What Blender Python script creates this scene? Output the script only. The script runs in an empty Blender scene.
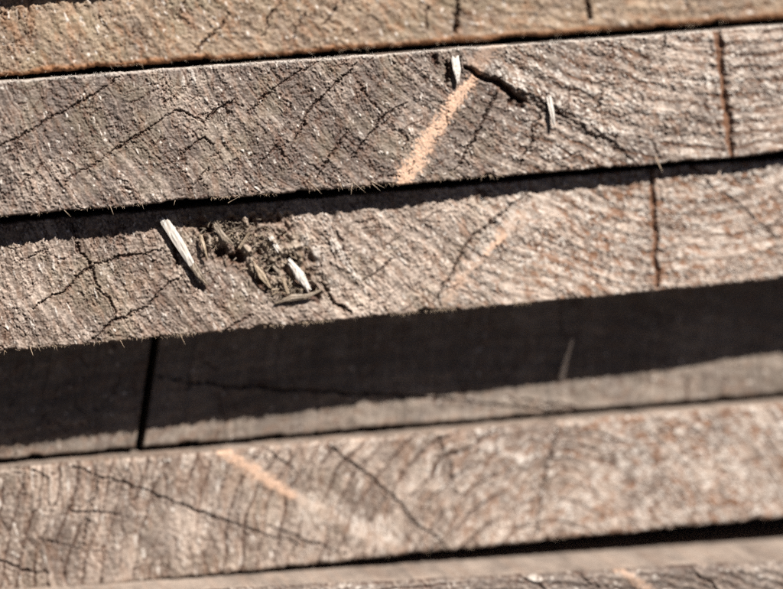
import bpy, math, random
import numpy as np
from mathutils import Matrix, Vector

# ------------------------------------------------------------------ camera
PW, PH = 783.0, 589.0                     # photograph size in pixels
FPX = 2500.0                              # focal length in photograph pixels
DIST, YAW, PITCH, ROLL = 0.500, math.radians(11.0), math.radians(5.5), math.radians(3.2)
FWD = np.array([math.sin(YAW)*math.cos(PITCH), math.cos(YAW)*math.cos(PITCH), -math.sin(PITCH)])
R0 = np.cross(FWD, [0, 0, 1.0]); R0 /= np.linalg.norm(R0)
U0 = np.cross(R0, FWD)
RIGHT = R0*math.cos(ROLL) - U0*math.sin(ROLL)
UP = U0*math.cos(ROLL) + R0*math.sin(ROLL)
CAM = -DIST*FWD
scene = bpy.context.scene
col = scene.collection
cam = bpy.data.cameras.new('camera')
cam.sensor_fit = 'HORIZONTAL'
cam.sensor_width = 36.0
cam.lens = FPX/PW*36.0
cam.clip_start, cam.clip_end = 0.02, 50.0
cam.dof.use_dof = True
cam.dof.aperture_fstop = 6.3
FOCUS_PT = np.array([-0.046, 0.001, 0.026])
cam.dof.focus_distance = float(np.dot(FOCUS_PT - CAM, FWD))
camo = bpy.data.objects.new('camera', cam)
col.objects.link(camo)
m = Matrix(((RIGHT[0], UP[0], -FWD[0], CAM[0]), (RIGHT[1], UP[1], -FWD[1], CAM[1]),
            (RIGHT[2], UP[2], -FWD[2], CAM[2]), (0, 0, 0, 1)))
camo.matrix_world = m
scene.camera = camo

# ------------------------------------------------------------------ sky, sun, exposure
SUN_TRAVEL = Vector((-0.50, 1.0, -1.05)).normalized()
world = bpy.data.worlds.new('World'); scene.world = world; world.use_nodes = True
wn = world.node_tree.nodes; wl = world.node_tree.links
wn.clear()
sky = wn.new('ShaderNodeTexSky'); sky.sky_type = 'NISHITA'; sky.sun_disc = False; sky.air_density = 0.10; sky.dust_density = 0.05; sky.altitude = 2500
sky.sun_elevation = math.asin(-SUN_TRAVEL.z)
sky.sun_rotation = math.atan2(-SUN_TRAVEL.x, -SUN_TRAVEL.y)
bg = wn.new('ShaderNodeBackground'); bg.inputs['Strength'].default_value = 0.05
wo = wn.new('ShaderNodeOutputWorld')
wl.new(sky.outputs[0], bg.inputs[0]); wl.new(bg.outputs[0], wo.inputs[0])
sl = bpy.data.lights.new('sun', 'SUN'); sl.energy = 5.0; sl.angle = math.radians(0.5); sl.color = (1.0, 0.93, 0.85)
so = bpy.data.objects.new('sun', sl); col.objects.link(so)
so.rotation_euler = SUN_TRAVEL.to_track_quat('-Z', 'Y').to_euler(); so.location = (0.6, -1.2, 1.3)
scene.view_settings.view_transform = 'Standard'; scene.view_settings.look = 'None'
scene.view_settings.exposure = 1.06; scene.view_settings.gamma = 1.0; scene.view_settings.use_curve_mapping = False
scene.render.engine = 'CYCLES'
scene.cycles.use_denoising = False
scene.cycles.max_bounces = 6

# ------------------------------------------------------------------ projection helpers
def project(P):
    d = P - CAM
    z = d @ FWD
    return PW/2 + FPX*(d @ RIGHT)/z, PH/2 - FPX*(d @ UP)/z

def unproject(px, py, y0, y1):
    """photo pixel -> point on the vertical plane that runs from depth y0 (x=-0.08) to y1 (x=+0.08)"""
    d = FWD + RIGHT*(px - PW/2)/FPX - UP*(py - PH/2)/FPX
    k = (y1 - y0)/0.16; c = (y0 + y1)/2
    t = (k*CAM[0] + c - CAM[1])/(d[1] - k*d[0])
    return CAM + t*d

# ------------------------------------------------------------------ noise in numpy
def _h(ix, iy, seed):
    n = (ix.astype(np.int64)*374761393 + iy.astype(np.int64)*668265263 + seed*1442695041) & 0xFFFFFFFF
    n = ((n ^ (n >> 13))*1274126177) & 0xFFFFFFFF
    n = ((n ^ (n >> 16))*2246822519) & 0xFFFFFFFF
    return ((n ^ (n >> 15)) & 0xFFFFFF)/float(0xFFFFFF)

def vnoise(x, y, seed=0):
    ix = np.floor(x); iy = np.floor(y); fx = x - ix; fy = y - iy
    fx = fx*fx*fx*(fx*(fx*6 - 15) + 10); fy = fy*fy*fy*(fy*(fy*6 - 15) + 10)
    a = _h(ix, iy, seed); b = _h(ix + 1, iy, seed); c = _h(ix, iy + 1, seed); d = _h(ix + 1, iy + 1, seed)
    return (a + (b - a)*fx + (c - a)*fy + (a - b - c + d)*fx*fy)*2 - 1

def fbm(x, y, seed=0, octv=4, gain=0.5):
    v = 0; amp = 1.0; tot = 0
    for k in range(octv):
        v = v + amp*vnoise(x*2**k + 17.3*k, y*2**k - 9.1*k, seed + k*13); tot += amp; amp *= gain
    return v/tot

def worley(x, y, seed=0, jit=0.9):
    ix = np.floor(x); iy = np.floor(y)
    f1 = np.full(x.shape, 9.0); f2 = np.full(x.shape, 9.0); cid = np.zeros(x.shape)
    for dx in (-1, 0, 1):
        for dy in (-1, 0, 1):
            cx = ix + dx; cy = iy + dy
            qx = cx + 0.5 + jit*(_h(cx, cy, seed) - 0.5); qy = cy + 0.5 + jit*(_h(cx, cy, seed + 71) - 0.5)
            d = np.hypot(x - qx, y - qy)
            near = d < f1
            f2 = np.where(near, f1, np.minimum(f2, d))
            cid = np.where(near, _h(cx, cy, seed + 137), cid)
            f1 = np.where(near, d, f1)
    return f1, f2, cid

def sstep(a, b, x):
    t = np.clip((x - a)/(b - a), 0, 1)
    return t*t*(3 - 2*t)

def polydist(px, py, pts):
    """distance to a polyline, and the fraction along it"""
    best = np.full(px.shape, 1e9); along = np.zeros(px.shape)
    seg = [math.dist(pts[i], pts[i + 1]) for i in range(len(pts) - 1)]
    tot = sum(seg); acc = 0
    for i in range(len(pts) - 1):
        (x0, y0), (x1, y1) = pts[i][:2], pts[i + 1][:2]
        L2 = seg[i]**2 + 1e-9
        t = np.clip(((px - x0)*(x1 - x0) + (py - y0)*(y1 - y0))/L2, 0, 1)
        d = np.hypot(px - x0 - t*(x1 - x0), py - y0 - t*(y1 - y0))
        w = d < best
        best = np.where(w, d, best); along = np.where(w, (acc + t*seg[i])/tot, along)
        acc += seg[i]
    return best, along

# ------------------------------------------------------------------ materials
def new_mat(name):
    mt = bpy.data.materials.new(name); mt.use_nodes = True
    nt = mt.node_tree; nt.nodes.clear()
    out = nt.nodes.new('ShaderNodeOutputMaterial'); b = nt.nodes.new('ShaderNodeBsdfPrincipled')
    nt.links.new(b.outputs[0], out.inputs[0])
    return mt, nt, b

def mix(nt, fac, a, b, mode='MIX'):
    n = nt.nodes.new('ShaderNodeMix'); n.data_type = 'RGBA'; n.blend_type = mode
    for sock, v in ((n.inputs[0], fac), (n.inputs[6], a), (n.inputs[7], b)):
        if hasattr(v, 'node'): nt.links.new(v, sock)
        elif isinstance(v, tuple): sock.default_value = (*v, 1)
        else: sock.default_value = v
    return n.outputs[2]

def attr(nt, name):
    n = nt.nodes.new('ShaderNodeAttribute'); n.attribute_name = name
    return n.outputs['Fac']

def noise_node(nt, scale, detail=3, rough=0.6, vec=None):
    n = nt.nodes.new('ShaderNodeTexNoise'); n.inputs['Scale'].default_value = scale
    n.inputs['Detail'].default_value = detail; n.inputs['Roughness'].default_value = rough
    if vec is None:
        tc = nt.nodes.new('ShaderNodeTexCoord'); vec = tc.outputs['Object']
    nt.links.new(vec, n.inputs['Vector'])
    return n

def maprange(nt, v, a, b, c, d):
    n = nt.nodes.new('ShaderNodeMapRange')
    for k, x in zip((1, 2, 3, 4), (a, b, c, d)): n.inputs[k].default_value = x
    nt.links.new(v, n.inputs[0])
    return n.outputs[0]

def wood_material(name, dark, light, rustc, freshc, rough=0.62, spec=0.35):
    mt, nt, b = new_mat(name)
    c = mix(nt, attr(nt, 'tone'), dark, light)
    hue = noise_node(nt, 160, 4)
    c = mix(nt, maprange(nt, hue.outputs['Fac'], 0.42, 0.68, 0, 0.35), c, (0.118, 0.102, 0.096))
    c = mix(nt, attr(nt, 'lichen'), c, (0.205, 0.174, 0.115))
    c = mix(nt, attr(nt, 'rust'), c, rustc)
    c = mix(nt, attr(nt, 'white'), c, (0.508, 0.471, 0.434))
    c = mix(nt, attr(nt, 'fresh'), c, freshc)
    c = mix(nt, attr(nt, 'crack'), c, (0.050, 0.018, 0.009))
    fine = noise_node(nt, 3200, 3, 0.7)
    g = maprange(nt, fine.outputs['Fac'], 0.3, 0.7, 0.72, 1.25)
    cmb = nt.nodes.new('ShaderNodeCombineColor')
    for k in range(3): nt.links.new(g, cmb.inputs[k])
    c = mix(nt, 1.0, c, cmb.outputs[0], 'MULTIPLY')
    nt.links.new(c, b.inputs['Base Color'])
    b.inputs['Roughness'].default_value = rough
    b.inputs['Specular IOR Level'].default_value = spec
    bn = noise_node(nt, 4200, 4, 0.65)
    bp = nt.nodes.new('ShaderNodeBump'); bp.inputs['Strength'].default_value = 0.6; bp.inputs['Distance'].default_value = 0.00012
    nt.links.new(bn.outputs['Fac'], bp.inputs['Height']); nt.links.new(bp.outputs[0], b.inputs['Normal'])
    return mt

RUST = (0.175, 0.084, 0.043); FRESH = (0.520, 0.350, 0.252)
M_GREY = wood_material('weathered_grey_wood', (0.062, 0.046, 0.039), (0.375, 0.312, 0.266), RUST, FRESH)
M_PALE = wood_material('weathered_pale_wood', (0.078, 0.055, 0.042), (0.440, 0.366, 0.312), RUST, FRESH)
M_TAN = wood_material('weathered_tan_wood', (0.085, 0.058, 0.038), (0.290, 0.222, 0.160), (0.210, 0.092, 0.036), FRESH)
M_SAWN = wood_material('rough_sawn_grey_wood', (0.093, 0.076, 0.062), (0.260, 0.220, 0.186), RUST, FRESH)

def fibre_material(name, c0, c1, trans=0.25):
    mt, nt, b = new_mat(name)
    tc = nt.nodes.new('ShaderNodeTexCoord'); mp = nt.nodes.new('ShaderNodeMapping')
    mp.inputs['Scale'].default_value = (1, 1, 0.25)
    nt.links.new(tc.outputs['Object'], mp.inputs[0])
    n = noise_node(nt, 1800, 3, 0.6, mp.outputs[0])
    c = mix(nt, maprange(nt, n.outputs['Fac'], 0.35, 0.65, 0, 1), c0, c1)
    nt.links.new(c, b.inputs['Base Color']); b.inputs['Roughness'].default_value = 0.6
    bp = nt.nodes.new('ShaderNodeBump'); bp.inputs['Strength'].default_value = 0.5; bp.inputs['Distance'].default_value = 0.0001
    nt.links.new(n.outputs['Fac'], bp.inputs['Height']); nt.links.new(bp.outputs[0], b.inputs['Normal'])
    return mt
M_WHITE = fibre_material('bleached_splinter_wood', (0.384, 0.347, 0.310), (0.533, 0.508, 0.477))
M_STRAW = fibre_material('straw_splinter_wood', (0.205, 0.155, 0.105), (0.360, 0.291, 0.217))
M_DULL = fibre_material('grey_splinter_wood', (0.124, 0.099, 0.074), (0.236, 0.192, 0.149))
M_HAIR = fibre_material('fine_wood_fibre', (0.248, 0.174, 0.112), (0.409, 0.335, 0.260))

# ------------------------------------------------------------------ board builder
MM = 0.001
def board(name, label, yl, yr, top, bot, feat, mat, step, xr=(-0.112, 0.135), rim=0.6, length=0.9, seed=1,
          fine_x=(-0.086, 0.094), edge_amp=0.10, below=None, shear=None):
    """One plank: a dense grid over its sawn end that turns over the arrises on to the top and underside.
    top / bot: two photo points (x, y) each on the upper and lower arris of the end."""
    def zline(pts):
        A = unproject(*pts[0], yl, yr); B = unproject(*pts[1], yl, yr)
        k = (B[2] - A[2])/(B[0] - A[0])
        return lambda x: A[2] + k*(x - A[0])
    zt, zb = zline(top), zline(bot)
    fx = (max(fine_x[0], xr[0]), min(fine_x[1], xr[1]))
    xs = np.arange(fx[0], fx[1], step)
    left = np.arange(fx[0] - 0.0005, xr[0], -0.0005)[::-1]; right = np.arange(fx[1] + 0.0002, xr[1], 0.0005)
    xs = np.concatenate([left, xs, right])
    hmid = zt(0) - zb(0)
    nf = int(hmid/step)
    R = rim*MM
    # the side rows: arc depths behind the end, fine near the arris
    deep = np.array([length, 0.30, 0.12, 0.06, 0.04, 0.03, 0.022, 0.017, 0.0135, 0.011, 0.009, 0.0075, 0.006, 0.005, 0.0042, 0.0035, 0.0029, 0.0024,
                     0.0019, 0.0015, 0.0012, 0.0009, 0.0006, 0.00035, 0.00015])
    nt_ = len(deep)
    d = np.linspace(0, 1, nf)
    X = np.repeat(xs[None, :], nf + 2*nt_, 0)
    n1 = vnoise(xs/0.0006, xs*0, seed); n2 = vnoise(xs/0.0035, xs*0 + 5, seed + 3); n3 = vnoise(xs/0.02, xs*0 + 9, seed + 5)
    ZT = zt(xs) + edge_amp*MM*(n1*0.6 + n2*1.0 + n3*1.2)
    n1 = vnoise(xs/0.0006, xs*0 + 20, seed); n2 = vnoise(xs/0.0035, xs*0 + 25, seed + 3); n3 = vnoise(xs/0.02, xs*0 + 29, seed + 5)
    chip = sstep(0.45, 0.85, vnoise(xs/0.0042, xs*0 + 33, seed + 7))*0.45 + sstep(0.5, 0.9, vnoise(xs/0.0016, xs*0 + 37, seed + 8))*0.28
    ZB = zb(xs) + chip*MM*min(1.0, edge_amp*8) + edge_amp*MM*(n1*0.6 + n2*1.0 + n3*1.2)
    YF = (yl + yr)/2 + (yr - yl)/0.16*xs
    Zf = ZT[None, :] + (ZB - ZT)[None, :]*d[:, None]
    edge = np.minimum(ZT[None, :] - Zf, Zf - ZB[None, :])
    q = np.clip(1 - edge/R, 0, 1)
    Yf = YF[None, :] + R*(1 - np.sqrt(np.clip(1 - q*q, 0, 1)))
    fade = sstep(0.006, 0.035, deep)[:, None]          # behind the worn front the plank lies on the one below
    zlow = ZB
    if below:
        A = unproject(*below[2][0], below[0], below[1]); B = unproject(*below[2][1], below[0], below[1])
        zlow = A[2] + (B[2] - A[2])/(B[0] - A[0])*(xs - A[0]) + 0.00003
    Yt = YF[None, :] + R + deep[:, None]; Zt_ = np.repeat(ZT[None, :], nt_, 0) + (zt(xs) - ZT)[None, :]*fade
    Yb = YF[None, :] + R + deep[::-1][:, None]; Zb_ = ZB[None, :] + (zlow - ZB)[None, :]*fade[::-1]
    Y = np.concatenate([Yt, Yf, Yb]); Z = np.concatenate([Zt_, Zf, Zb_])
    side = np.concatenate([np.repeat(deep[:, None], len(xs), 1), np.zeros_like(Yf), np.repeat(deep[::-1][:, None], len(xs), 1)])
    # photo-space coordinates of the flat end (arc length carries on round the arris)
    Zflat = np.concatenate([ZT[None, :] + 0.6*deep[:, None], Zf, ZB[None, :] - 0.6*deep[::-1][:, None]])
    P = np.stack([X, np.repeat(YF[None, :], X.shape[0], 0), Zflat], -1)
    px, py = project(P.reshape(-1, 3)); px = px.reshape(X.shape); py = py.reshape(X.shape)
    edge_all = np.concatenate([np.zeros_like(Yt), edge, np.zeros_like(Yb)])
    ebot = np.concatenate([Yt*0 + 1, Zf - ZB[None, :], Yb*0]); etop = np.concatenate([Yt*0, ZT[None, :] - Zf, Yb*0 + 1])
    F = feat(px, py, side, edge_all, etop, ebot, X)
    onface = np.clip(1 - side/0.0015, 0, 1)
    hgt = F['h']*MM
    Y = Y - hgt*onface
    # the sides: gentle relief along the grain
    sr = fbm(X/0.0016, side/0.03, seed + 41, 3)*0.12*MM*np.clip(side/0.0006, 0, 1)*(1 - sstep(0.012, 0.05, side))
    sgn = np.concatenate([np.ones_like(Yt), np.zeros_like(Yf), -np.ones_like(Yb)])
    Z = Z + sgn*(sr + hgt*0.35*np.clip(1 - side/0.003, 0, 1))
    if shear: X = X + shear[1]*(Z - (zt(shear[0]) + zb(shear[0]))/2)*np.exp(-((X - shear[0])/0.012)**2)
    nr, nc = X.shape
    V = np.stack([X, Y, Z], -1).reshape(-1, 3)
    org = np.array([0.0, (yl + yr)/2, float(zb(0))])
    V = V - org
    idx = np.arange(nr*nc).reshape(nr, nc)
    quads = np.stack([idx[:-1, :-1], idx[1:, :-1], idx[1:, 1:], idx[:-1, 1:]], -1).reshape(-1, 4)
    me = bpy.data.meshes.new(name)
    backq = np.stack([idx[-1, :-1], idx[0, :-1], idx[0, 1:], idx[-1, 1:]], -1)
    quads = np.concatenate([quads, backq])
    endl = idx[:, 0]; endr = idx[::-1, -1]
    nq = len(quads)
    loops = np.concatenate([quads.ravel(), endl[::-1], endr[::-1]]).astype(np.int32)
    starts = np.concatenate([np.arange(nq)*4, [nq*4, nq*4 + nr]]).astype(np.int32)
    totals = np.concatenate([np.full(nq, 4), [nr, nr]]).astype(np.int32)
    me.vertices.add(len(V)); me.vertices.foreach_set('co', V.ravel().astype(np.float32))
    me.loops.add(len(loops)); me.loops.foreach_set('vertex_index', loops)
    me.polygons.add(len(starts)); me.polygons.foreach_set('loop_start', starts)
    me.polygons.foreach_set('loop_total', totals)
    me.update(calc_edges=True)
    sm = np.ones(len(starts), bool); sm[-2:] = False
    me.polygons.foreach_set('use_smooth', sm)
    for k in ('tone', 'white', 'rust', 'fresh', 'crack', 'lichen'):
        a = me.attributes.new(k, 'FLOAT', 'POINT')
        v = F.get(k)
        v = np.zeros(X.shape) if v is None else np.broadcast_to(v, X.shape)
        a.data.foreach_set('value', np.clip(v, 0, 1).ravel().astype(np.float32))
    me.materials.append(mat)
    me.validate()
    o = bpy.data.objects.new(name, me); col.objects.link(o); o.location = org
    o['label'] = label; o['category'] = 'board'; o['group'] = 'boards in the weathered stack'
    o_info[o.name] = dict(o=o, yl=yl, yr=yr, zt=zt, zb=zb, org=org)
    return o
o_info = {}

# ------------------------------------------------------------------ end-grain relief and colour masks
def micro_cracks(rng, n, cx, cy, box, wr=(0.35, 1.0), lr=(8, 30), tang=0.3):
    out = []
    for _ in range(n):
        x, y = rng.uniform(box[0], box[2]), rng.uniform(box[1], box[3])
        a = math.atan2(cy - y, cx - x) + rng.gauss(0, 0.22)
        if rng.random() < tang: a += math.pi/2
        L = rng.uniform(*lr); k = max(2, int(L/4))
        pts = [(x, y)]
        for i in range(k):
            a += rng.gauss(0, 0.30); x += math.cos(a)*L/k; y += math.sin(a)*L/k; pts.append((x, y))
        out.append((pts, rng.uniform(*wr), rng.uniform(0.15, 0.5)))
    return out

def grain(cx, cy, spacing, seed, cracks=(), fresh=(), streaks=(), cell=(5.0, 6.5), rough=1.0, ring_amp=0.10, ring_fissure=0.0,
          white=0.05, rust=0.1, lichen=0.0, tone0=0.45, holes=(), torn=None, side_tone=0.42, white_right=0.0, rust_right=0.0,
          bot_brown_glow=0.0, micro=60, microbox=(0, 0, 783, 589), sawn=0.0, smooth=0.5, seed2=0, ridges=(), tone_lo=0.22, tang=0.3, fine=1.0, fresh_amt=0.9, tprof=((0, 0), (783, 0)), band=0.0, ring_line=1.0, ring_tone=0.15, top_pale=0.0, squash=1.0, ring_right=0.0):
    rng = random.Random(seed)
    allc = list(cracks) + micro_cracks(rng, micro, cx, cy, microbox, tang=tang)
    def f(px, py, side, edge, etop, ebot, X):
        wx = px + 1.0*vnoise(px/5, py/5, seed + 1) + 2.2*vnoise(px/16, py/16, seed + 2)
        wy = py + 1.0*vnoise(px/5, py/5, seed + 3) + 2.2*vnoise(px/16, py/16, seed + 4)
        low = fbm(px/70, py/70, seed + 5, 3); mid = fbm(px/22, py/22, seed + 6, 3)
        dx = px - cx; dy = py - cy
        r = np.hypot(dx, dy*squash) + 9*low + 2.5*mid
        r0 = math.hypot(390 - cx, (microbox[1] + microbox[3])/2 - cy)
        s = np.arctan2(dy, dx)*(0.55*r0 + 0.45*np.hypot(dx, dy)) + 3*vnoise(px/12, py/12, seed + 7)
        ph = r/spacing; fr = ph - np.floor(ph); ringid = np.floor(ph)
        late = sstep(0.62, 0.86, fr)*(1 - sstep(0.93, 1.0, fr))
        f1, f2, cid = worley(r/cell[0] , s/cell[1] + 0.5*ringid, seed + 8)
        g1, g2, gid = worley(r/(cell[0]*0.45), s/(cell[1]*0.42), seed + 9)
        bump = np.clip(f2 - f1, 0, 0.6)/0.6
        bump2 = np.clip(g2 - g1, 0, 0.6)/0.6
        patch = sstep(-0.22, 0.26, 0.8*fbm(r/9, s/60, seed + 10, 2) + 0.5*fbm(px/30, py/30, seed + 36, 3) + 0.22*(1 - 2*late) + 0.06)       # 0 = smooth dense wood, 1 = granular
        patch = smooth*patch + (1 - smooth)
        bs = np.sqrt(bump)
        h = 0.40*low + 0.10*mid
        t1, t2, tid = worley(px/2.7 + 0.3*vnoise(px/4, py/4, seed + 30), py/2.7 + 0.3*vnoise(px/4, py/4, seed + 31), seed + 32)
        tb = np.sqrt(np.clip(t2 - t1, 0, 0.6)/0.6)
        gr = 0.35 + 0.65*patch
        h = h + rough*patch*(0.11*(bs - 0.6) + 0.12*(cid - 0.5) + 0.13*(np.sqrt(bump2) - 0.6)*fine + 0.15*(gid - 0.5))
        h = h + rough*gr*fine*(0.17*(tb - 0.6) + 0.24*(tid - 0.5))
        jx = 2.4*(tid - 0.5) + 1.6*(gid - 0.5); jy = 2.4*(_h(np.floor(tid*9973), np.floor(gid*7919), seed) - 0.5)
        ux = wx + 0.25*jx; uy = wy + 0.25*jy; wx = wx + jx; wy = wy + jy
        pit = sstep(0.90, 0.95, tid)*sstep(0.05, 0.3, tb)*sstep(-0.3, 0.2, fbm(px/11, py/11, seed + 33, 2))*gr
        h = h - 0.45*pit*rough
        fiss = (1 - sstep(0.02, 0.13, f2 - f1))*sstep(0.04, 0.36, fbm(px/15, py/15, seed + 11, 2))*(0.3 + 0.7*patch)
        h = h - 0.32*fiss*rough
        h = h + ring_amp*np.sin(2*math.pi*fr)
        h = h + 0.05*fbm(px/1.6, py/1.6, seed + 12, 2)
        crack = np.maximum(0.62*fiss, 0.65*pit)
        w = np.minimum(fr, 1 - fr)*spacing + 0.5*(tid - 0.5)
        on = sstep(-0.05, 0.45, vnoise(s/26, ringid*3.7, seed + 13) + 0.3*mid)
        k = (1 - sstep(0.15, 1.15, w))*on*ring_line
        h = h - 0.22*k; crack = np.maximum(crack, 0.55*k)
        if ring_fissure:
            on = sstep(-0.15, 0.25, vnoise(s/34, ringid*3.7, seed + 13))
            k = (1 - sstep(0.4, 1.8, w))*sstep(-0.25, 0.1, vnoise(s/40, ringid*3.7, seed + 13))*(1 - 0.75*sstep(450, 650, px))
            h = h - ring_fissure*k; crack = np.maximum(crack, 0.75*k)
            sw = s/17.0 + 0.4*vnoise(px/20, py/20, seed + 14)
            q = np.minimum(sw - np.floor(sw), 1 - (sw - np.floor(sw)))*17
            k2 = (1 - sstep(0.3, 1.6, q))*sstep(0.0, 0.4, vnoise(px/30, py/24, seed + 15))
            h = h - 0.6*ring_fissure*k2; crack = np.maximum(crack, 0.5*k2)
        if sawn:
            sv = 0.7*fbm(px/2.6 + 0.02*py + 1.5*vnoise(px/40, py/40, seed + 60), py/90, seed + 16, 3) + 0.6*fbm(px/16, py/60, seed + 61, 2)
            h = (1 - 0.6*sawn)*h + sawn*0.40*sv
        tone = tone0 + 0.22*low + 0.20*mid + 0.30*(cid - 0.5)*patch + 0.22*(gid - 0.5) + 0.60*(tid - 0.5) + ring_tone*(0.45 - fr) + 0.10*(1 - patch)
        if sawn: tone = tone + 0.25*sawn*sv
        bandn = fbm(r/(spacing*1.1), s/90, seed + 34, 3); blot = fbm(px/34, py/30, seed + 35, 4)
        tone = tone + np.interp(px, [q[0] for q in tprof], [q[1] for q in tprof]) + 0.30*band*bandn + 0.38*band*blot
        rgt = sstep(300, 760, px)
        wsel = white + white_right*rgt
        whit = sstep(1 - wsel, 1 - wsel*0.55, cid)*sstep(0.18, 0.5, bump)*sstep(-0.3, 0.2, fbm(px/26, py/26, seed + 17, 2))
        whit = np.maximum(0.55*whit, 0.9*sstep(1 - 0.5*wsel, 1 - 0.3*wsel, gid)*sstep(0.1, 0.4, bump2))
        wq = _h(np.floor(tid*99991), np.floor(tid*99991), seed + 90)
        whit = np.maximum(whit, sstep(1 - 0.9*wsel, 1 - 0.5*wsel, wq)*sstep(0.25, 0.6, tb)*sstep(-0.12, 0.25, fbm(r/8, s/30, seed + 37, 3))*patch)
        rs = rust + rust_right*rgt*(1 - 0.5*ring_right)
        rgr = sstep(430, 580, px)*ring_right
        rp = 2*math.pi*(fr + 0.06*vnoise(px/5, py/5, seed + 50))
        crest = sstep(-0.5, 0.9, np.cos(rp))*(0.65 + 0.35*vnoise(s/22, ringid*2.3, seed + 51)); valley = sstep(0.72, 0.98, -np.cos(rp))*sstep(-0.4, 0.2, vnoise(s/30, ringid*1.7, seed + 52))
        tone = tone + rgr*(0.30*(crest - 0.35) - 0.12*valley); h = h + rgr*(0.11*crest - 0.10*valley); crack = np.maximum(crack, 0.22*rgr*valley)
        rst = rs*2.0*sstep(0.05, 0.50, fbm(r/7, s/9, seed + 18, 3)) + rs*0.8*(1 - sstep(0.05, 0.35, bump))
        rst = np.clip(np.maximum(rst, 0.7*rgr*valley), 0, 0.85)
        lic = lichen*sstep(0.0, 0.5, fbm(px/30, py/30, seed + 19, 4))*(1 - rgt)
        frs = np.zeros_like(px)
        for pts, wpx, amt in fresh:
            d, al = polydist(px + 2.6*vnoise(px/2.2, py/2.2, seed + 20) + 2*vnoise(px/9, py/9, seed + 27), py + 2.6*vnoise(px/2.2, py/2.2, seed + 21), pts)
            wloc = np.interp(al, np.linspace(0, 1, len(wpx)), wpx)/2
            mk = 1 - sstep(wloc*0.45, wloc*1.35, d)
            spk = sstep(-0.35, 0.25, fbm(px/1.8, py/1.8, seed + 22, 2) + 0.9*np.clip(0.75 - d/wloc, -1, 0.6))
            frs = np.maximum(frs, mk*spk*amt)
            h = h*(1 - 0.72*mk) + mk*0.12*np.clip(1 - (d/wloc)**2, 0, 1)
            crack = crack*(1 - 0.85*mk)
        for pts, wpx, dz, wt in ridges:              # raised pale ridges along a ring
            d, al = polydist(wx, wy, pts)
            mk = (1 - sstep(0.2*wpx, wpx, d))*sstep(0, 0.15, al)*(1 - sstep(0.8, 1, al))
            h = h + dz*mk; whit = np.maximum(whit, wt*mk*sstep(0.15, 0.45, bump)*sstep(0.25, 0.7, cid))
        for pts, w, dep in allc:
            xs_ = [p[0] for p in pts]; ys_ = [p[1] for p in pts]
            m_ = (px > min(xs_) - 10) & (px < max(xs_) + 10) & (py > min(ys_) - 10) & (py < max(ys_) + 10)
            if not m_.any(): continue
            d, al = polydist(wx[m_], wy[m_], pts) if w < 5.5 else polydist(ux[m_], uy[m_], pts)
            taper = np.minimum(1, 0.35 + 3.0*np.minimum(al, 1 - al)) if w < 4 else np.minimum(1, 0.7 + 2*np.minimum(al, 1 - al))
            ww = (0.62 if w < 4 else 1.0)*w*taper*(1 + 0.35*vnoise(px[m_]/4, py[m_]/4, seed + 23))/2
            k = 1 - sstep(0.35*ww, ww + 0.7, d)
            lip = np.exp(-((d - ww - 1.6)/1.4)**2)*0.05*min(w, 3)
            h[m_] = h[m_]*(1 - 0.5*k) - (0.75 if w < 3.3 else 1.0)*dep*k + lip
            if w > 5.5 and dep < 1.6: rst[m_] = np.maximum(rst[m_], 0.95*k); whit[m_] *= (1 - k); k = 0.22*k
            crack[m_] = np.maximum(crack[m_], np.clip(1.1*k, 0, 0.8 if w < 4 else 0.9))
        for (hx, hy, rx, ry, dep) in holes:
            dd = np.hypot((wx - hx)/rx, (wy - hy)/ry)
            k = 1 - sstep(0.6, 1.1, dd)
            h = h - dep*k; crack = np.maximum(crack, 0.9*k)
        if torn is not None:
            tm = 1 - sstep(-6, 9, poly_sd(px, py, torn) + 7*mid)
            tn = fbm(px/7, py/10, seed + 24, 4)
            h = h*(1 - 0.2*tm) + tm*(-0.35 + 2.6*tn)
            tone = tone + tm*(-0.12 + 0.5*tn)
            rst = np.maximum(rst, tm*0.35*sstep(-0.2, 0.3, -tn)); whit = whit*(1 - 0.8*tm); lic = np.maximum(lic, 0.35*tm*sstep(0, 0.4, tn))
            crack = np.maximum(crack, tm*0.85*sstep(0.18, 0.5, -tn))
        if bot_brown_glow:  # lower rim: unweathered brown wood, with warm bounced light painted into the colour
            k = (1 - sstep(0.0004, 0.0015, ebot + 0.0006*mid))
            rst = np.maximum(rst, bot_brown_glow*k); crack = crack*(1 - k); whit = whit*(1 - k); tone = tone + 0.1*k
        if top_pale:
            k = (1 - sstep(0.0001, 0.0007, etop + 0.0003*mid))*top_pale
            whit = np.maximum(whit, k); crack = crack*(1 - k)
        # the long faces behind the arris: bleached smooth wood
        sd = np.clip(side/0.0008, 0, 1)
        lg = fbm(X/0.0011, side/0.05, seed + 25, 3)
        tone = tone*(1 - sd) + sd*(side_tone + 0.16*lg + 0.35*fbm(X/0.006, side/0.012, seed + 28, 4) + 0.2*fbm(X/0.0007, side/0.0015, seed + 29, 2))
        for a in (crack, whit, frs, lic): a *= (1 - sd)
        rst = rst*(1 - sd) + sd*0.15*sstep(0, 0.4, lg)
        return dict(h=h, tone=np.clip(tone, tone_lo*0.5, 1), white=whit, rust=rst, fresh=frs*fresh_amt, crack=crack, lichen=lic)
    return f

def poly_sd(px, py, pts):
    """signed distance to a closed polygon (negative inside)"""
    d, _ = polydist(px, py, list(pts) + [pts[0]])
    ins = np.zeros(px.shape, bool)
    n = len(pts)
    for i in range(n):
        (x0, y0), (x1, y1) = pts[i], pts[(i + 1) % n]
        c = ((y0 > py) != (y1 > py)) & (px < (x1 - x0)*(py - y0)/(y1 - y0 + 1e-9) + x0)
        ins ^= c
    return np.where(ins, -d, d)

def C(w, dep, *pts): return (list(pts), w, dep)

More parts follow.
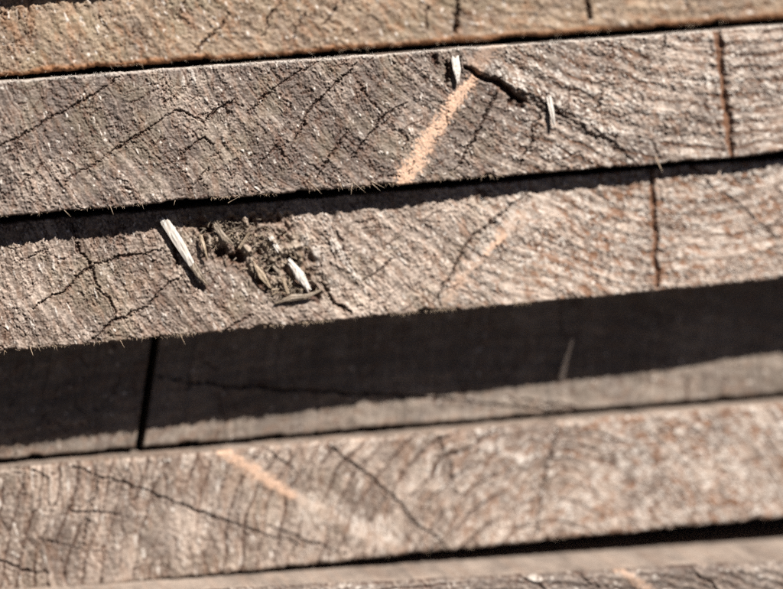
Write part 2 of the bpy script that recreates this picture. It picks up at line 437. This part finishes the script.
# ------------------------------------------------------------------ the boards, from the top down
T1 = (15.0*MM, 13.0*MM, [(0, -5), (783, -68)]); T2 = (0.0, 0.0, [(0, 81), (783, 25)]); T3 = (6.2*MM, 3.6*MM, [(0, 224), (783, 159)])
T4 = (27.6*MM, 21.8*MM, [(0, 334), (783, 266)]); T5 = (21.5*MM, 15.0*MM, [(0, 469), (783, 404)]); T6 = (10.0*MM, -4.0*MM, [(270, 588), (783, 562)])
b0 = board('wood_board', 'topmost grey board, its end casting a thin shadow over the tan board', 11.0*MM, 9.5*MM,
      [(0, -142), (783, -205)], [(0, -10.0), (783, -74)],
      grain(600, -500, 13, 5, micro=10, microbox=(0, -130, 783, 0), tone0=0.5), M_GREY, 0.0005, seed=5, below=T1)

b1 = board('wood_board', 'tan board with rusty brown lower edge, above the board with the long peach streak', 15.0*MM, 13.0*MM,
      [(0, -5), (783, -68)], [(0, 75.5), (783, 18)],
      grain(640, -420, 13, 11, cell=(6, 7), rough=1.0, white=0.05, rust=0.18, lichen=0.40, tone0=0.60, band=0.8, bot_brown_glow=0.85, micro=30,
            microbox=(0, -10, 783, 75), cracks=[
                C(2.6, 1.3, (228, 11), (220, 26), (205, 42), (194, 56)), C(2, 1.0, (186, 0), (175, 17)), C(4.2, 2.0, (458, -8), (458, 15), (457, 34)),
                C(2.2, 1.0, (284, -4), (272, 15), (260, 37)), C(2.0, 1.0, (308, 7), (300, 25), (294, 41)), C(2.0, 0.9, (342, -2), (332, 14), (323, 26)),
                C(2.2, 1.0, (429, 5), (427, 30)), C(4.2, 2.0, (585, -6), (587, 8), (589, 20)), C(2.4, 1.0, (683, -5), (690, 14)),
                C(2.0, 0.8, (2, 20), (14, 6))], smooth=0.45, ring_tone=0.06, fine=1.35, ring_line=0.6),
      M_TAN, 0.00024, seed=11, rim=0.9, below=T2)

b2 = board('wood_board', 'grey cracked board end with a long peach streak and a white chip near its top', 0.0, 0.0,
      [(0, 81), (783, 25)], [(0, 216), (783, 153)],
      grain(740, -300, 13, 21, cell=(4.6, 6.2), white=0.03, rust=0.12, lichen=0.25, tone0=0.20, top_pale=0.5, smooth=0.85, band=1.0, tprof=((0, 0.02), (150, 0.0), (280, -0.05), (470, -0.03), (520, 0.20), (640, 0.36), (783, 0.38)), micro=300, microbox=(0, 30, 783, 215),
            white_right=0.16, rust_right=0.20, ring_right=1.0,
            cracks=[
                C(1.8, 1.1, (-4, 146), (11, 140), (45, 122), (75, 105), (98, 92), (120, 75)), C(1.5, 0.8, (63, 183), (88, 168), (112, 153)),
                C(1.9, 1.1, (112, 153), (138, 135), (164, 116)), C(1.4, 0.7, (164, 116), (180, 112), (201, 120), (207, 128)),
                C(2.1, 1.2, (205, 119), (220, 109), (237, 99)), C(1.8, 0.9, (183, 153), (205, 136), (215, 144)), C(1.5, 0.8, (187, 190), (209, 168)),
                C(1.8, 0.9, (252, 108), (270, 91)), C(1.9, 1.0, (260, 101), (286, 80), (316, 62)), C(2.2, 1.3, (294, 140), (312, 108), (335, 85), (357, 62)),
                C(2.0, 1.1, (316, 179), (338, 144), (350, 131)), C(2.1, 1.2, (353, 157), (383, 117), (407, 103)), C(1.7, 0.9, (361, 86), (372, 102), (383, 116)),
                C(2.6, 1.4, (454, 172), (484, 123), (495, 90)), C(2.2, 1.1, (521, 164), (531, 140)), C(1.6, 0.8, (258, 166), (282, 142)),
                C(8.5, 0.95, (716, 30), (721, 65), (725, 93), (730, 130), (734, 160)), C(2.2, 1.1, (520, 168), (531, 138), (542, 108)),
                C(1.9, 0.9, (602, 84), (597, 112)), C(1.9, 0.9, (664, 34), (661, 56)), C(1.8, 0.8, (655, 146), (660, 162)), C(1.8, 0.8, (616, 135), (612, 158)),
                C(1.6, 0.7, (646, 86), (644, 106)), C(1.6, 0.7, (667, 115), (665, 138)),
                C(6.5, 2.8, (468, 66), (485, 77), (504, 87), (523, 101)), C(2.6, 1.2, (523, 101), (557, 114), (590, 132), (613, 144), (634, 160)),
                C(1.4, 0.6, (20, 185), (31, 172)), C(1.5, 0.7, (402, 130), (409, 140), (404, 150)), C(1.5, 0.6, (300, 96), (312, 92))],
            holes=[(436, 60, 4.2, 6.5, 1.2), (449, 74, 2.6, 16, 1.8), (461, 64, 2.4, 8, 1.2), (513, 98, 4, 7, 1.6), (521, 104, 3, 6, 1.5)],
            ridges=[((([(478, 60), (520, 84), (560, 104), (610, 132), (640, 152)])), 11, 0.9, 0.9), ([(500, 50), (560, 80), (620, 105), (690, 120)], 9, 0.3, 0.6)],
            fresh=[([(402, 182), (432, 134), (460, 94), (476, 74)], (24, 21, 17, 13), 1.0), ([(476, 66), (488, 52), (497, 40)], (18, 20, 22), 0.30)]),
      M_GREY, 0.00015, seed=21, rim=0.45, edge_amp=0.12, below=T3)

b3 = board('wood_board', 'board end with torn fibrous hollow and white splinters, under the peach-streaked cracked board', 6.2*MM, 3.6*MM,
      [(0, 224), (783, 159)], [(0, 352), (783, 279)],
      grain(690, -120, 13, 33, cell=(4.8, 6.4), white=0.04, rust=0.12, lichen=0.25, tone0=0.30, smooth=0.8, band=0.9, tprof=((0, 0.0), (250, 0.02), (320, 0.18), (430, 0.30), (520, 0.46), (600, 0.34), (783, 0.24)), micro=240, microbox=(0, 170, 783, 350),
            white_right=0.24, rust_right=0.55, ring_right=0.35, seed2=3,
            cracks=[
                C(2.2, 1.2, (34, 308), (63, 289), (93, 267), (131, 255), (160, 251)), C(2.1, 1.2, (71, 222), (78, 253), (91, 265), (99, 283), (116, 315)),
                C(2.2, 1.2, (91, 339), (119, 319), (146, 304), (160, 289), (183, 274)), C(2.1, 1.1, (529, 190), (499, 214), (469, 238), (456, 261), (435, 300)),
                C(1.9, 0.9, (361, 283), (394, 257)), C(3.6, 1.8, (322, 284), (335, 303), (352, 313)), C(5.8, 1.0, (651, 165), (652, 195), (655, 235), (656, 286)),
                C(2.2, 0.9, (722, 192), (750, 214), (778, 240)), C(2.2, 0.9, (592, 191), (612, 206)), C(1.6, 0.8, (355, 224), (375, 220)), C(1.6, 0.8, (363, 230), (380, 226)),
                C(1.6, 0.7, (335, 232), (352, 268)), C(1.5, 0.6, (330, 246), (336, 262)), C(1.6, 0.8, (225, 330), (252, 316)), C(1.7, 0.8, (20, 262), (44, 250)),
                C(2.0, 0.9, (690, 165), (716, 192))],
            holes=[(176, 252, 3.0, 18, 1.0), (222, 254, 8, 6, 2.4), (238, 257, 7, 6, 2.4), (204, 250, 3, 10, 1.8), (292, 258, 6, 5, 1.8), (246, 238, 5, 4, 1.6), (316, 296, 6, 8, 1.6), (263, 285, 5, 6, 1.4)],
            torn=[(192, 226), (236, 210), (285, 220), (300, 246), (324, 296), (290, 303), (262, 284), (240, 262), (205, 252)],
            ridges=[([(300, 232), (322, 262), (342, 296)], 9, 0.35, 0.8), ([(318, 224), (344, 258), (368, 300)], 8, 0.3, 0.8), ([(540, 190), (500, 230), (470, 290)], 34, 0.35, 0.55)],
            fresh=[([(447, 300), (466, 274), (492, 246)], (13, 10, 10), 0.38), ([(484, 255), (502, 236)], (7, 11), 0.9), ([(492, 246), (520, 218)], (10, 26), 0.25)]),
      M_PALE, 0.00015, seed=33, rim=0.45, edge_amp=0.13, below=T4)

JB = 0.0009
sawn_cr = [C(2.6, 1.2, (150, 376), (200, 383), (245, 388), (317, 392), (409, 396), (505, 405), (576, 411)), C(2.0, 0.9, (508, 397), (545, 403), (578, 410)),
           C(1.8, 0.6, (690, 376), (686, 402)), C(1.6, 0.6, (560, 300), (564, 340))]
xj_t = unproject(158, 336, 27.5*MM, 22.0*MM)[0]; xj_b = unproject(141, 448, 27.5*MM, 22.0*MM)[0]
SH = ((xj_t + xj_b)/2, (xj_t - xj_b)/(unproject(158, 336, 0.0275, 0.022)[2] - unproject(141, 448, 0.0275, 0.022)[2]))
bl = board('wood_board', 'narrow recessed board in deep shade left of the upright joint, above the orange-streaked board', 27.4*MM, 22.0*MM,
      [(0, 334), (783, 266)], [(0, 460), (783, 390)],
      grain(300, 1600, 15, 47, micro=30, microbox=(0, 330, 160, 460), sawn=0.8, tone0=0.34, cell=(5, 6), rough=0.3, ring_line=0.0, ring_tone=0.04, band=0.9, white=0.01, rust=0.12, cracks=[]),
      M_SAWN, 0.00024, seed=47, xr=(-0.112, (xj_t + xj_b)/2 - JB), rim=0.6, shear=SH, below=T5)
br = board('wood_board', 'recessed rough-sawn board with a lengthwise crack, right of the upright joint, half in shadow', 27.6*MM, 21.8*MM,
      [(0, 334), (783, 264)], [(0, 460), (783, 393)],
      grain(500, 1800, 15, 53, micro=40, microbox=(160, 280, 783, 450), sawn=0.9, tone0=0.38, cell=(5, 6), rough=0.3, ring_line=0.0, ring_tone=0.04, band=0.9, white=0.01, rust=0.10, cracks=sawn_cr),
      M_SAWN, 0.00024, seed=53, xr=((xj_t + xj_b)/2 + JB, 0.135), rim=0.7, shear=SH, below=T5)

b5 = board('wood_board', 'pale board end with curved growth rings and an orange streak, under the recessed boards', 21.5*MM, 15.0*MM,
      [(0, 469), (783, 404)], [(0, 596), (783, 517)],
      grain(545, 665, 16, 61, squash=0.8, cell=(5.5, 6.5), rough=0.75, ring_fissure=0.55, white=0.05, rust=0.14, lichen=0.12, tone0=0.34, band=0.9, tprof=((0, 0.05), (220, 0.06), (400, 0.20), (783, 0.18)), micro=120, microbox=(0, 400, 783, 590),
            white_right=0.26, rust_right=0.32, ring_right=0.5, ring_amp=0.05,
            cracks=[
                C(2.8, 1.4, (67, 465), (112, 480), (149, 491), (212, 517), (260, 531), (300, 545)), C(2.2, 1.1, (99, 478), (89, 511), (82, 545)),
                C(2.8, 1.4, (10, 465), (30, 471), (50, 479)), C(2.0, 1.0, (37, 539), (75, 547), (112, 552)), C(2.8, 1.4, (-4, 560), (22, 569), (48, 573), (50, 592)),
                C(1.8, 0.8, (63, 510), (95, 513), (126, 517)), C(3.2, 1.5, (327, 446), (350, 462), (372, 478), (400, 506), (420, 526), (453, 552)),
                C(2.2, 1.0, (264, 448), (297, 474)), C(2.4, 1.1, (438, 437), (450, 465), (457, 496)), C(2.8, 1.2, (557, 428), (546, 470), (535, 534)),
                C(2.2, 1.0, (267, 522), (308, 541), (349, 556))],
            ridges=[([(300, 500), (350, 526), (420, 556)], 22, 0.2, 0.6), ([(470, 440), (540, 470)], 8, 0.2, 0.8), ([(600, 440), (660, 470)], 26, 0.2, 0.6)],
            fresh=[([(221, 450), (252, 470), (292, 496)], (15, 18, 12), 0.85), ([(292, 496), (330, 518), (400, 552)], (10, 22, 20), 0.12)]),
      M_PALE, 0.00022, seed=61, rim=0.8, below=T6)

b6 = board('wood_board', 'lowest board of the stack, its pale rounded top edge under a dark gap', 10.0*MM, -4.0*MM,
      [(270, 588), (783, 562)], [(270, 722), (783, 690)],
      grain(500, 1500, 9, 71, cell=(4.5, 6.0), rough=0.7, ring_fissure=0.35, white=0.05, rust=0.05, tone0=0.24, micro=30, microbox=(0, 550, 783, 640),
            cracks=[C(2.6, 1.3, (553, 563), (579, 574), (600, 590)), C(2.6, 1.2, (660, 563), (691, 569), (722, 590)), C(2.4, 1.1, (515, 572), (548, 590))],
            fresh=[([(618, 568), (655, 596)], (10, 13), 0.55)], side_tone=0.62),
      M_GREY, 0.00024, seed=71, rim=1.6)

# ------------------------------------------------------------------ splinters and loose fibres
def child(name, V, Fc, mat, parent, smooth=True, kind=None, label=None):
    me = bpy.data.meshes.new(name)
    org = np.array(parent.location)
    me.from_pydata([tuple(np.array(v) - org) for v in V], [], Fc)
    me.polygons.foreach_set('use_smooth', [smooth]*len(me.polygons)); me.update()
    me.materials.append(mat)
    o = bpy.data.objects.new(name, me); col.objects.link(o); o.parent = parent
    if kind: o['kind'] = kind
    if label: o['label'] = label
    return o

def splinter(parent, pts, widths, lifts, thick, mat, seed, label=None, name='splinter', tilt=0.0):
    """a sliver of wood: pts photo points along it, widths in photo px, lifts in mm in front of the board end"""
    I = o_info[parent.name]; rng = random.Random(seed)
    ctr = []
    for (x, y), l in zip(pts, lifts):
        p = unproject(x, y, I['yl'], I['yr']); ctr.append(p + np.array([0, -l*MM, 0]))
    N = 14; t = np.linspace(0, 1, N); tk = np.linspace(0, 1, len(pts))
    ctr = np.array(ctr); path = np.stack([np.interp(t, tk, ctr[:, k]) for k in range(3)], -1)
    w = np.interp(t, tk, widths)*0.2*MM
    V, Fc = [], []
    across = 7
    prof = [rng.uniform(-0.5, 0.5) for _ in range(across)]
    endj = [rng.uniform(0, 1.6) for _ in range(across)]; endk = [rng.uniform(0, 1.6) for _ in range(across)]
    for i in range(N):
        tg = path[min(i + 1, N - 1)] - path[max(i - 1, 0)]; tg /= np.linalg.norm(tg)
        sd = np.cross(tg, [math.sin(tilt), -math.cos(tilt), 0]); sd /= np.linalg.norm(sd)
        nm = np.cross(sd, tg)
        if nm[1] > 0: nm = -nm
        for j in range(across):
            u = j/(across - 1) - 0.5
            sh = np.zeros(3)
            if i == 0: sh = -tg*endj[j]*w.max()*0.45
            if i == N - 1: sh = tg*endk[j]*max(w[-1], w.max()*0.4)*0.6
            top = path[i] + sd*u*w[i] + nm*(thick*MM*(0.5*(1 - (2*u)**2*0.7) + 0.28*prof[j] + 0.12*rng.uniform(-1, 1))) + sh
            V.append(top)
        for j in range(across):
            u = j/(across - 1) - 0.5
            V.append(path[i] + sd*u*w[i]*0.96 - nm*thick*MM*0.5)
    A = 2*across
    for i in range(N - 1):
        a, b = i*A, (i + 1)*A
        for j in range(across - 1):
            Fc.append((a + j, a + j + 1, b + j + 1, b + j)); Fc.append((a + across + j + 1, a + across + j, b + across + j, b + across + j + 1))
        Fc.append((a + across, a, b, b + across)); Fc.append((a + across - 1, a + A - 1, b + A - 1, b + across - 1))
    for a, flip in ((0, False), ((N - 1)*A, True)):
        for j in range(across - 1):
            q = (a + j, a + across + j, a + across + j + 1, a + j + 1)
            Fc.append(q[::-1] if flip else q)
    return child(name, V, Fc, mat, parent, smooth=False, label=label)

S = splinter
S(b3, [(164, 221), (178, 242), (190, 262), (199, 277)], (9, 10, 7, 2.5), (1.3, 1.25, 1.0, 0.5), 0.7, M_WHITE, 1, 'long white splinter')
S(b3, [(193, 266), (199, 276), (206, 283)], (7, 6, 3), (1.2, 1.4, 0.8), 0.6, M_DULL, 2)
S(b3, [(200, 236), (203, 247), (206, 257)], (4, 4, 2), (1.0, 1.6, 1.2), 0.5, M_STRAW, 3)
S(b3, [(254, 264), (261, 275), (269, 286)], (2, 7, 2), (0.6, 1.1, 0.7), 0.6, M_STRAW, 4)
S(b3, [(291, 264), (299, 275), (307, 288)], (6, 10, 5), (0.5, 1.2, 1.0), 0.6, M_WHITE, 5, 'short broad white splinter')
S(b3, [(283, 279), (287, 292)], (3, 3), (0.5, 1.0), 0.4, M_STRAW, 6)
S(b3, [(276, 303), (292, 297), (306, 296), (320, 290)], (1.5, 7, 5, 2), (0.4, 0.9, 1.0, 0.7), 0.6, M_DULL, 7, 'grey sliver lying across')
S(b3, [(271, 238), (277, 249)], (5, 4), (0.8, 1.2), 0.5, M_WHITE, 8)
S(b3, [(239, 247), (248, 232)], (3, 2.4), (1.0, 2.0), 0.4, M_STRAW, 9)
S(b3, [(272, 265), (280, 274)], (3, 3), (0.3, 0.7), 0.4, M_DULL, 10)
S(b3, [(215, 226), (224, 238), (231, 243)], (5, 6, 3), (1.0, 1.4, 0.8), 0.5, M_DULL, 12)
S(b2, [(455, 59), (456, 70), (457, 81)], (8, 8, 3), (0.2, 0.9, 0.9), 0.5, M_WHITE, 21, 'white chip standing in a dark hole')
S(b2, [(548, 99), (550, 112), (552, 124)], (5, 5, 2), (0.8, 1.5, 1.6), 0.5, M_WHITE, 22, 'thin pale chip')
S(br, [(561, 378), (561, 360), (562, 336)], (6, 4, 2), (0.6, 3.8, 8.4), 0.6, M_WHITE, 31, 'upright sliver catching the sun')

def strands(name, parent, specs, mat, seed):
    """specs: (start, direction, length, radius, curl) in metres"""
    rng = random.Random(seed); V, Fc = [], []
    for p, d, L, r, curl in specs:
        p = np.array(p, float); d = np.array(d, float); d /= np.linalg.norm(d)
        a = np.cross(d, [0.3, 0.9, 0.2]); a /= np.linalg.norm(a); b_ = np.cross(d, a)
        k0 = len(V); n = 5; ph = rng.uniform(0, 6.3)
        for i in range(n):
            t = i/(n - 1)
            c = p + d*L*t + (a*math.cos(ph) + b_*math.sin(ph))*curl*L*t*t
            rr = r*(1 - 0.75*t)
            for k in range(3): V.append(c + rr*(a*math.cos(2.094*k) + b_*math.sin(2.094*k)))
        for i in range(n - 1):
            for k in range(3):
                q = k0 + 3*i
                Fc.append((q + k, q + (k + 1) % 3, q + 3 + (k + 1) % 3, q + 3 + k))
        Fc.append((k0 + 3*n - 3, k0 + 3*n - 2, k0 + 3*n - 1))
    return child(name, V, Fc, mat, parent, kind='stuff')

def fringe(parent, n, lower, seed, L=(0.0002, 0.0009), r=(0.00003, 0.00007), x=(-0.085, 0.09), out=(0.2, 1.0)):
    I = o_info[parent.name]; rng = random.Random(seed); sp = []
    for _ in range(n):
        xx = rng.uniform(*x)
        if math.sin(xx*260 + seed) + math.sin(xx*710 + 2*seed) + rng.gauss(0, 0.7) < 0.55: continue
        y = (I['yl'] + I['yr'])/2 + (I['yr'] - I['yl'])/0.16*xx
        z = I['zb'](xx) if lower else I['zt'](xx)
        sg = -1 if lower else 1
        p = (xx, y + rng.uniform(0.0001, 0.0006), z - sg*0.0003)
        d = (rng.gauss(0, 0.6), -rng.uniform(*out), sg*rng.uniform(0.3, 1.0))
        ll = L[0] + (L[1] - L[0])*rng.random()**2.5
        sp.append((p, d, ll + 0.0004, rng.uniform(*r), rng.gauss(0, 0.35)))
    return sp

strands('edge_fibres', b2, fringe(b2, 700, True, 3, x=(-0.085, 0.03)), M_HAIR, 5)
strands('arris_fuzz', b2, fringe(b2, 2600, False, 4, L=(0.0001, 0.00050), r=(0.00004, 0.00008)), M_WHITE, 6)
strands('edge_fibres', b3, fringe(b3, 900, True, 6, L=(0.0002, 0.0008), x=(-0.085, 0.03)), M_HAIR, 7)
strands('edge_fibres', b1, fringe(b1, 260, True, 8, L=(0.0002, 0.0010)), M_HAIR, 9)
strands('edge_fibres', b5, fringe(b5, 150, True, 10, L=(0.0002, 0.0006)) , M_HAIR, 11)

def hair(parent, x0, y0, x1, y1, l0=0.2, l1=1.5, r=0.00008):
    I = o_info[parent.name]
    a = unproject(x0, y0, I['yl'], I['yr']) + np.array([0, -l0*MM, 0]); b = unproject(x1, y1, I['yl'], I['yr']) + np.array([0, -l1*MM, 0])
    return (a, b - a, float(np.linalg.norm(b - a)), r, 0.05)
strands('long_fibres', b2, [hair(b2, *q) for q in ((308, 181, 321, 193), (352, 183, 350, 194), (353, 182, 364, 192), (371, 181, 383, 188),
        (340, 183, 341, 190), (372, 184, 379, 190), (655, 157, 660, 172, 0.2, 2.0, 0.00017), (450, 172, 455, 178), (494, 168, 500, 176), (228, 203, 238, 196), (110, 206, 113, 214), (64, 210, 70, 216))], M_HAIR, 12)
strands('long_fibres', b3, [hair(b3, *q) for q in ((30, 347, 33, 355, 0.2, 1.5, 0.00012), (515, 297, 516, 306, 0.2, 1.5, 0.00012), (386, 306, 389, 313), (180, 334, 184, 344), (200, 276, 222, 262, 1.5, 2.5, 0.00006), (120, 340, 124, 347))], M_HAIR, 13)

# matted torn fibres in the hollow
rng = random.Random(77); sp = []
I = o_info[b3.name]
for _ in range(420):
    cxp, cyp = rng.choice(((222, 228), (238, 234), (255, 232), (212, 240), (270, 244), (284, 252), (262, 268), (296, 288), (278, 290)))
    x, y = rng.gauss(cxp, 10), rng.gauss(cyp, 7)
    p = unproject(x, y, I['yl'], I['yr']) + np.array([0, 0.0006 - rng.uniform(0, 0.0012), 0])
    d = (rng.gauss(-0.3, 0.8), -abs(rng.gauss(0.5, 0.35)), rng.gauss(0.1, 0.8))
    sp.append((p, d, rng.uniform(0.0005, 0.0017), rng.uniform(0.00006, 0.00026), rng.gauss(0, 0.4)))
strands('torn_fibres', b3, sp[:280], M_DULL, 78)
strands('torn_fibres', b3, sp[280:], M_STRAW, 79)

# ------------------------------------------------------------------ ground under the stack
def ground():
    z = float(o_info[b6.name]['zb'](0)) - 0.001
    me = bpy.data.meshes.new('ground')
    s = 6.0
    me.from_pydata([(-s, -s, 0), (s, -s, 0), (s, s, 0), (-s, s, 0)], [], [(0, 1, 2, 3)])
    mt, nt, b = new_mat('bare_earth')
    n = noise_node(nt, 9, 6)
    nt.links.new(mix(nt, n.outputs['Fac'], (0.012, 0.009, 0.006), (0.035, 0.026, 0.018)), b.inputs['Base Color'])
    b.inputs['Roughness'].default_value = 0.95
    me.materials.append(mt)
    o = bpy.data.objects.new('ground', me); col.objects.link(o); o.location = (0, 0, z); o['kind'] = 'structure'
ground()
